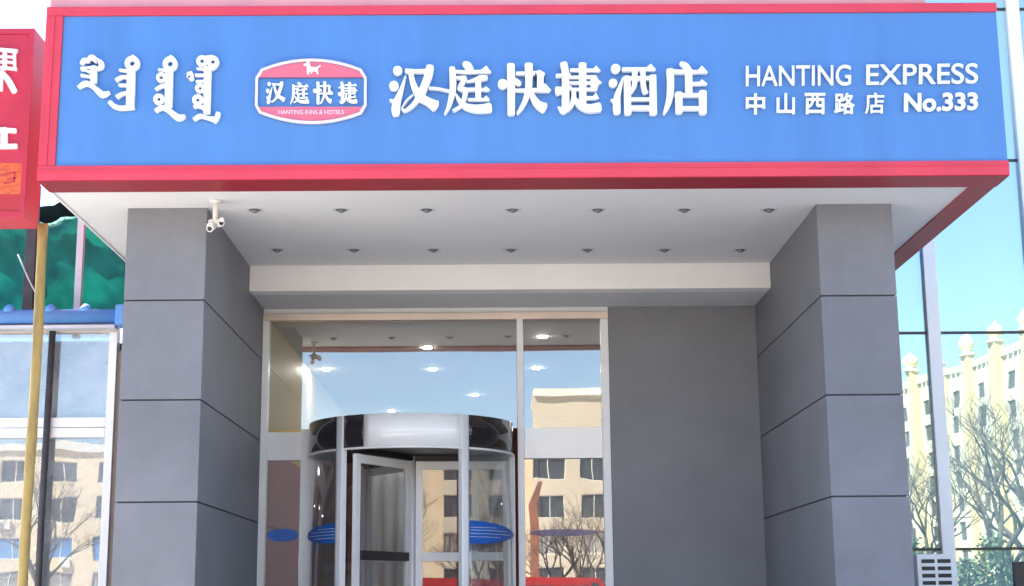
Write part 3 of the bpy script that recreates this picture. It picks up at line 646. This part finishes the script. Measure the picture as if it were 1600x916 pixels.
tag(n2, 'dark bundled cloth edge along the top of the green netting', 'netting')
pz = at(128, 342, 15.45)
k = MB(); zb_ = at(125, 478, 15.45).z; k.box(pz.x-.035, pz.x+.035, 15.42, 15.49, zb_-.35, pz.z+.02, bev=.006)
tag(k.build('steel_post', 'galv'), 'pale upright steel post in front of the green netting', 'post')
pz = at(46, 372, 15.3)
k = MB(); k.box(pz.x-.06, pz.x+.05, 15.36, 15.45, zhd1+.06, pz.z+.6, bev=.01)
tag(k.build('dark_upright', 'dark_grey'), 'short black upright just left of the yellow pole above awning box', 'post')
k = MB(); a = at(28, 398, 15.2); b_ = at(62, 470, 15.2); k.tube([a, (a+b_)/2+Vector((0, 0, -.02)), b_], .008, 6)
tag(k.build('tie_wire', 'galv'), 'thin slanting wire across the netting by the yellow pole', 'wire')

# red box sign
YR = 13.0
rs = thing('red_box_sign', 'tall red box sign with white characters at the left edge', 'sign', (0, YR, 0))
RP = lambda u, v: XZ(u, v, YR)
rx1 = RP(46, 200)[0]; rx0 = RP(-42, 200)[0]; rz1 = RP(30, 46)[1]; rz0 = RP(30, 340)[1]
part('casing', 'deep_red', rs, (rx0, rx1, .0, .42, rz0, rz1), bev=.006)
fr = .05
part('border', 'box_red', rs, (rx0, rx1, -.02, -.002, rz0, rz0+fr)); part('border', 'box_red', rs, (rx0, rx1, -.02, -.002, rz1-fr, rz1))
part('border', 'box_red', rs, (rx1-fr*.8, rx1, -.02, -.002, rz0+fr+.001, rz1-fr-.001)); part('border', 'box_red', rs, (rx0, rx0+fr*.8, -.02, -.002, rz0+fr+.001, rz1-fr-.001))
zo1 = RP(20, 255)[1]; zo2 = RP(20, 304)[1]
part('face_panel', 'box_red', rs, (rx0+.041, rx1-.041, -.006, -.001, zo1, rz1-fr-.002))
part('printed_panel', 'orange_print', rs, (rx0+.041, rx1-.041, -.008, -.001, zo2, zo1-.001))
part('printed_panel', 'deep_red', rs, (rx0+.041, rx1-.041, -.006, -.001, rz0+fr+.002, zo2-.001))
Z0 = zoom(0, 60, 4.58)
def both(strokes): return strokes + [[(16-a, b_, c_) for a, b_, c_ in s] for s in strokes]
glyph('character', both([[(8, 88, 26), (128, 100, 30)], [(108, 95, 24), (112, 235, 22)], [(8, 138, 18), (112, 142, 18)], [(8, 175, 18), (108, 180, 18)], [(8, 215, 20), (124, 228, 24)], [(8, 245, 40), (60, 300, 44), (112, 390, 44)], [(40, 95, 30), (40, 230, 34)], [(12, 240, 30), (12, 380, 30)]]), Z0, 'white_letter', rs, .02, -.0065, RP)
glyph('character', both([[(8, 662, 36), (120, 668, 34)], [(8, 780, 34), (126, 778, 36)], [(36, 650, 50), (36, 790, 50)]]), Z0, 'white_letter', rs, .02, -.0065, RP)
Z1 = zoom(0, 240, 5.09)
for s in ([(20, 175, 12), (120, 150, 14)], [(60, 210, 12), (130, 195, 12)], [(120, 150, 12), (115, 230, 16)], [(30, 240, 12), (110, 225, 10)]): glyph('printed_stroke', [s], Z1, 'deep_red', rs, .001, -.0085, RP)

# pole and dark strip
a = at(68, 350, 13.25); k = MB(); pts = []; rad = []
zt_ = rz0+.0; n = 26
for i in range(n+1):
    z = zt_-(zt_)*i/n; pts.append((a.x+.004*math.sin(z*2.1), 13.25+.006*math.cos(z*1.7), z)); rad.append(.043+.001*math.sin(z*9)+(.004 if i % 5 == 0 else 0))
tag(MB().tube(pts, rad, 14).build('bamboo_pole', 'bamboo'), 'yellow bamboo pole standing under the red box sign', 'pole')
a = at(82, 515, 15.22)
k = MB(); k.tube([(a.x, 15.228, za0-.02), (a.x-.01, 15.228, 2.5), (a.x+.005, 15.228, 0)], .034, 14)  # dark upright tube forming a narrow band beside the yellow pole
tag(k.build('dark_strip', 'dark_grey'), 'dark upright strip in front of shop glass, right of yellow pole', 'pole')

# ------------------------------------------------------------------ across the street (seen mirrored in the glass)
def pierced_wall(x0, x1, z0, z1, holes, depth, y=0):
    xs_ = sorted({x0, x1, *[h_[0] for h_ in holes], *[h_[1] for h_ in holes]}); zs_ = sorted({z0, z1, *[h_[2] for h_ in holes], *[h_[3] for h_ in holes]})
    b = bmesh.new(); vc = {}
    def V(x, yy, z):
        k_ = (round(x, 4), round(yy, 4), round(z, 4))
        if k_ not in vc: vc[k_] = b.verts.new((x, yy, z))
        return vc[k_]
    for xa, xb in zip(xs_, xs_[1:]):
        for za, zb__ in zip(zs_, zs_[1:]):
            cx, cz = (xa+xb)/2, (za+zb__)/2
            if any(h_[0] < cx < h_[1] and h_[2] < cz < h_[3] for h_ in holes): continue
            b.faces.new((V(xa, y, za), V(xb, y, za), V(xb, y, zb__), V(xa, y, zb__)))
    for h_ in holes:
        c_ = [(h_[0], h_[2]), (h_[1], h_[2]), (h_[1], h_[3]), (h_[0], h_[3])]
        for p_, q in zip(c_, c_[1:]+c_[:1]): b.faces.new((V(p_[0], y, p_[1]), V(q[0], y, q[1]), V(q[0], y+depth, q[1]), V(p_[0], y+depth, p_[1])))
    for pts in (((x0, z0), (x0, z1)), ((x0, z1), (x1, z1)), ((x1, z1), (x1, z0))):
        (xa, za), (xb, zb__) = pts; b.faces.new((b.verts.new((xa, y, za)), b.verts.new((xa, y+10, za)), b.verts.new((xb, y+10, zb__)), b.verts.new((xb, y, zb__))))
    k = MB(); k._merge(b); return k
def far_building(name, label, loc, rz, x0, x1, height, rows, cols, ww, wh, wm, pane_of, cm='cornice'):
    t = thing(name, label, 'building', loc, rz=rz)     # front faces local -y
    holes = [(cx-ww/2, cx+ww/2, rz_-wh/2, rz_+wh/2) for cx in cols for rz_ in rows]
    pierced_wall(x0, x1, 0, height, holes, .22).build('wall', wm, t)
    part('cornice', cm, t, (x0-.25, x1+.25, -.3, 10.2, height+.003, height+.55))
    pane = frame = None; acm = []
    for i, h_ in enumerate(holes):
        c_ = ((h_[0]+h_[1])/2, .18, (h_[2]+h_[3])/2); pm = pane_of(i)
        k = MB(); k.box(-ww/2, ww/2, 0, .03, -wh/2, wh/2) if pane is None else None
        if frame is None:
            f = MB(); e = .07
            for q in ((-ww/2, ww/2, -.06, -.002, -wh/2, -wh/2+e), (-ww/2, ww/2, -.06, -.002, wh/2-e, wh/2), (-ww/2, -ww/2+e, -.06, -.002, -wh/2+e, wh/2-e), (ww/2-e, ww/2, -.06, -.002, -wh/2+e, wh/2-e), (-e/2, e/2, -.06, -.002, -wh/2+e, wh/2-e)): f.box(*q)
            frame = f.build('tmpframe', 'cornice'); fm = frame.data; bpy.data.objects.remove(frame); frame = True
            pane = k.build('tmppane', 'far_glass'); pmx = pane.data; pm2 = pmx.copy(); pm2.materials[0] = M['blue_glass']; pm3 = pmx.copy(); pm3.materials[0] = M['half_curtain']; bpy.data.objects.remove(pane); pane = True
        wo = bpy.data.objects.new('window', {'blue_glass': pm2, 'half_curtain': pm3}.get(pm, pmx)); COL.objects.link(wo); wo.parent = t; wo.location = c_
        fo = bpy.data.objects.new('window_frame', fm); COL.objects.link(fo); fo.parent = wo
        if (i*7) % 5 == 1:
            if not acm: q_ = MB().box(-.42, .42, -.5, -.2, -.3, .3, bev=.03).build('tmpac', 'cornice'); acm.append(q_.data); bpy.data.objects.remove(q_)
            ao = bpy.data.objects.new('air_conditioner', acm[0]); COL.objects.link(ao); ao.parent = t; ao.location = (c_[0]+.5*(1 if i % 2 else -1), 0.195, c_[2]-wh/2-.35)
    return t
VD = 120.; YO = 2*YD-VD
vx = lambda u, d=VD: at(u, 800, d).x
vz = lambda v, d=VD: at(800, v, d).z
rows = [vz(735), vz(792), vz(851), vz(906)]
# facing +y, so local x runs towards -x
far_building('beige_building', 'long beige block across the street mirrored in the door glass', (0, YO, 0), math.pi, -vx(838), 62, vz(702), rows, [-vx(u) for u in range(-560, 838, 74)], 2.1, 1.75, 'beige', lambda i: ('far_glass', 'half_curtain', 'far_glass', 'blue_glass', 'half_curtain', 'far_glass', 'far_glass')[(i*5+i//4) % 7])
far_building('tan_building', 'taller tan block with pale cornice mirrored in the right pane', (0, YO+1.5, 0), math.pi, -24, -vx(843), vz(622), [vz(735), vz(792), vz(851), vz(906)], [-vx(u) for u in range(858, 1200, 70)], 2.3, 1.8, 'tan', lambda i: ('far_glass', 'half_curtain', 'far_glass')[(i*2+i//4) % 3])

# towered building, mirrored in the glass wall
tv0 = at(1418, 800, 205); tv1 = at(1600, 800, 172)
def mir(p, Yg=YD): return Vector((p.x, 2*Yg-p.y, 0))
ra, rb = mir(tv0), mir(tv1); dv = rb-ra; ext = 1.9; L0 = dv.length
ang = math.atan2(dv.y, dv.x)
tw = thing('towered_building', 'cream building with piers and onion finials mirrored in the glass wall', 'building', (ra.x, ra.y, 0), rz=ang)
# its street front must face the glass wall: pick the side of the line that looks to -x
nrm = Vector((-math.sin(ang), math.cos(ang)))       # local +y
sgn = 1 if nrm.x < 0 else -1                        # local y direction of the front
topz = at(1500, 588, 191).z; bay = L0/4.2; x0_, x1_ = -bay*1.2, L0+bay*3
holes = []
nb = int((x1_-x0_)/bay)+1
fy = 0
for i in range(nb):
    for q in (.33, .72):
        for r_ in range(8):
            cx = x0_+bay*(i+q); cz = topz-3.4-r_*3.3
            if cx+1 < x1_ and cz > 2: holes.append((cx-.95, cx+.95, cz-1.0, cz+1.0))
k = pierced_wall(x0_, x1_, 0, topz, holes, .3)
if sgn > 0:
    bmesh.ops.scale(k.bm, vec=(1, -1, 1), verts=k.bm.verts)
k.build('wall', 'cream', tw)
pm = MB().box(-.95, .95, -.02, .02, -1.0, 1.0).build('tmp', 'far_glass'); pd = pm.data; bpy.data.objects.remove(pm)
for h_ in holes:
    o = bpy.data.objects.new('window', pd); COL.objects.link(o); o.parent = tw; o.location = ((h_[0]+h_[1])/2, -sgn*.25, (h_[2]+h_[3])/2)
for i in range(nb):
    x = x0_+bay*i; pr = MB().box(x-.75, x+.75, min(sgn*.003, sgn*1.1), max(sgn*.003, sgn*1.1), 0, topz+1.6).build('pier', 'cream_pier', tw)
    MB().lathe((x, sgn*.55, topz+1.6), ((.95, .003), (1.0, .25), (.6, .4), (.5, .6), (.85, .9), (.95, 1.4), (.65, 1.95), (.25, 2.3), (.05, 2.7)), 14).build('finial', 'finial', pr)
    for q in range(5):
        if q % 2 == 0 or True:
            xa = x+bay*(.15+.17*q)
            if xa+.5 < x1_: MB().box(xa-.4, xa+.4, min(0, sgn*.4), max(0, sgn*.4), topz+.003, topz+.9).build('battlement', 'cream', tw)

# bare trees
def bare_tree(label, loc, height, seed, spread=.55, levels=6, group='bare street trees'):
    rnd = random.Random(seed); t = thing('bare_tree', label, 'tree', loc, group); tr = MB(); cr = MB()
    def grow(p, d, l, r_, lev):
        pts = [p]; rr = [r_]; q = p.copy(); dd = d.copy()
        for s_ in range(3):
            dd = (dd+Vector((rnd.uniform(-.14, .14), rnd.uniform(-.14, .14), rnd.uniform(-.02, .10)))).normalized(); q = q+dd*(l/3); pts.append(q.copy()); rr.append(r_*(1-.13*(s_+1)))
        (tr if lev < 2 else cr).tube(pts, rr, 8 if lev < 2 else (5 if lev < 4 else 3), cap=lev < 2)
        if lev >= levels: return
        for _ in range(rnd.choice((2, 3, 3)) if lev else 4):
            ax = Vector((rnd.uniform(-1, 1), rnd.uniform(-1, 1), rnd.uniform(-.25, .5))).normalized()
            nd = (dd*(1-spread*.55)+ax*spread).normalized(); st_ = pts[rnd.choice((2, 3, 3))]
            grow(st_, nd, l*rnd.uniform(.62, .82), r_*.58, lev+1)
    grow(Vector((0, 0, 0)), Vector((0, 0, 1)), height*.30, height*.020, 0)
    tr.build('trunk', 'bark', t); cr.build('crown', 'bark', t); return t
def mirpos(u, d): p = at(u, 800, d); return (p.x, 2*YD-d, 0)
bare_tree('small bare tree mirrored in the right door pane', mirpos(880, 52), 5.4, 3)
bare_tree('small bare tree mirrored behind the right door wing', mirpos(700, 60), 7.0, 21, group='bare street trees')
bare_tree('bare tree mirrored in the left shop window', mirpos(90, 64), 8.0, 23)
bare_tree('bare tree mirrored in the right door pane beside the jamb', mirpos(925, 58), 6.5, 27)
bare_tree('bare tree mirrored in glass wall right of the mullion', mirpos(1545, 47), 9.0, 5)
bare_tree('bare tree mirrored in glass wall left of the mullion', mirpos(1440, 52), 8.0, 9)
bare_tree('bare tree mirrored at the far right of the glass wall', mirpos(1630, 50), 8.5, 12)

# evergreen hedge
rnd = random.Random(4); b = bmesh.new(); hp = mirpos(1560, 46)
for i in range(9000):
    c_ = Vector((hp[0]+rnd.uniform(-4, 5), hp[1]+rnd.gauss(0, .5), 0)); c_.z = rnd.random()**.7*(2.9+.5*math.sin(c_.x*2.2)+.3*math.sin(c_.x*5.1))
    a_ = Vector((rnd.uniform(-1, 1), rnd.uniform(-1, 1), rnd.uniform(-1, 1))).normalized()*.10; e_ = a_.orthogonal().normalized()*.05
    b.faces.new([b.verts.new(c_+q) for q in (-a_, e_, a_, -e_)])
k = MB(); k._merge(b); tag(k.build('hedge', 'hedge'), 'evergreen hedge mirrored low in the right glass wall', 'hedge')

# orange post and red van
pp = mirpos(833, 50); op = thing('orange_post', 'orange-brown post with slanted top mirrored in the right door pane', 'post', pp)
MB().box(-.15, .15, -.12, .12, 0, 4.9, bev=.02).build('shaft', 'orange_post', op); MB().prism([(-.14, 4.9), (.12, 4.9), (.34, 5.6), (.22, 5.6)], -.1, .1).build('top_arm', 'orange_post', op)
vp = mirpos(868, 46); vn = thing('red_van', 'red van parked across the street mirrored in the door glass', 'van', vp)
prof = [(-2.3, .45), (2.3, .45), (2.35, 1.2), (1.75, 1.45), (1.25, 2.35), (-2.2, 2.45), (-2.35, 2.2)]
MB().prism(prof, -.9, .9).build('body', 'van_red', vn)
MB().prism([(1.0, 1.5), (1.6, 1.5), (1.2, 2.2), (1.0, 2.2)], .902, .91).build('window', 'far_glass', vn)
for a_ in (-1.9, -.9, .1): MB().box(a_, a_+.85, .902, .91, 1.5, 2.15).build('window', 'far_glass', vn)
for x in (-1.5, 1.5):
    for y in (-.78, .78):
        wl = MB().tube([(x, y-.12, .33), (x, y+.12, .33)], .33, 20).build('wheel', 'rubber', vn)
        MB().tube([(x, y-.125, .33), (x, y+.125, .33)], .19, 14).build('rim', 'galv', wl)
for y in (-.65, .65): MB().box(2.33, 2.37, y-.15, y+.15, .75, 1.0).build('headlight', 'panel_white', vn)
MB().box(2.3, 2.42, -.85, .85, .38, .6).build('bumper', 'black', vn)
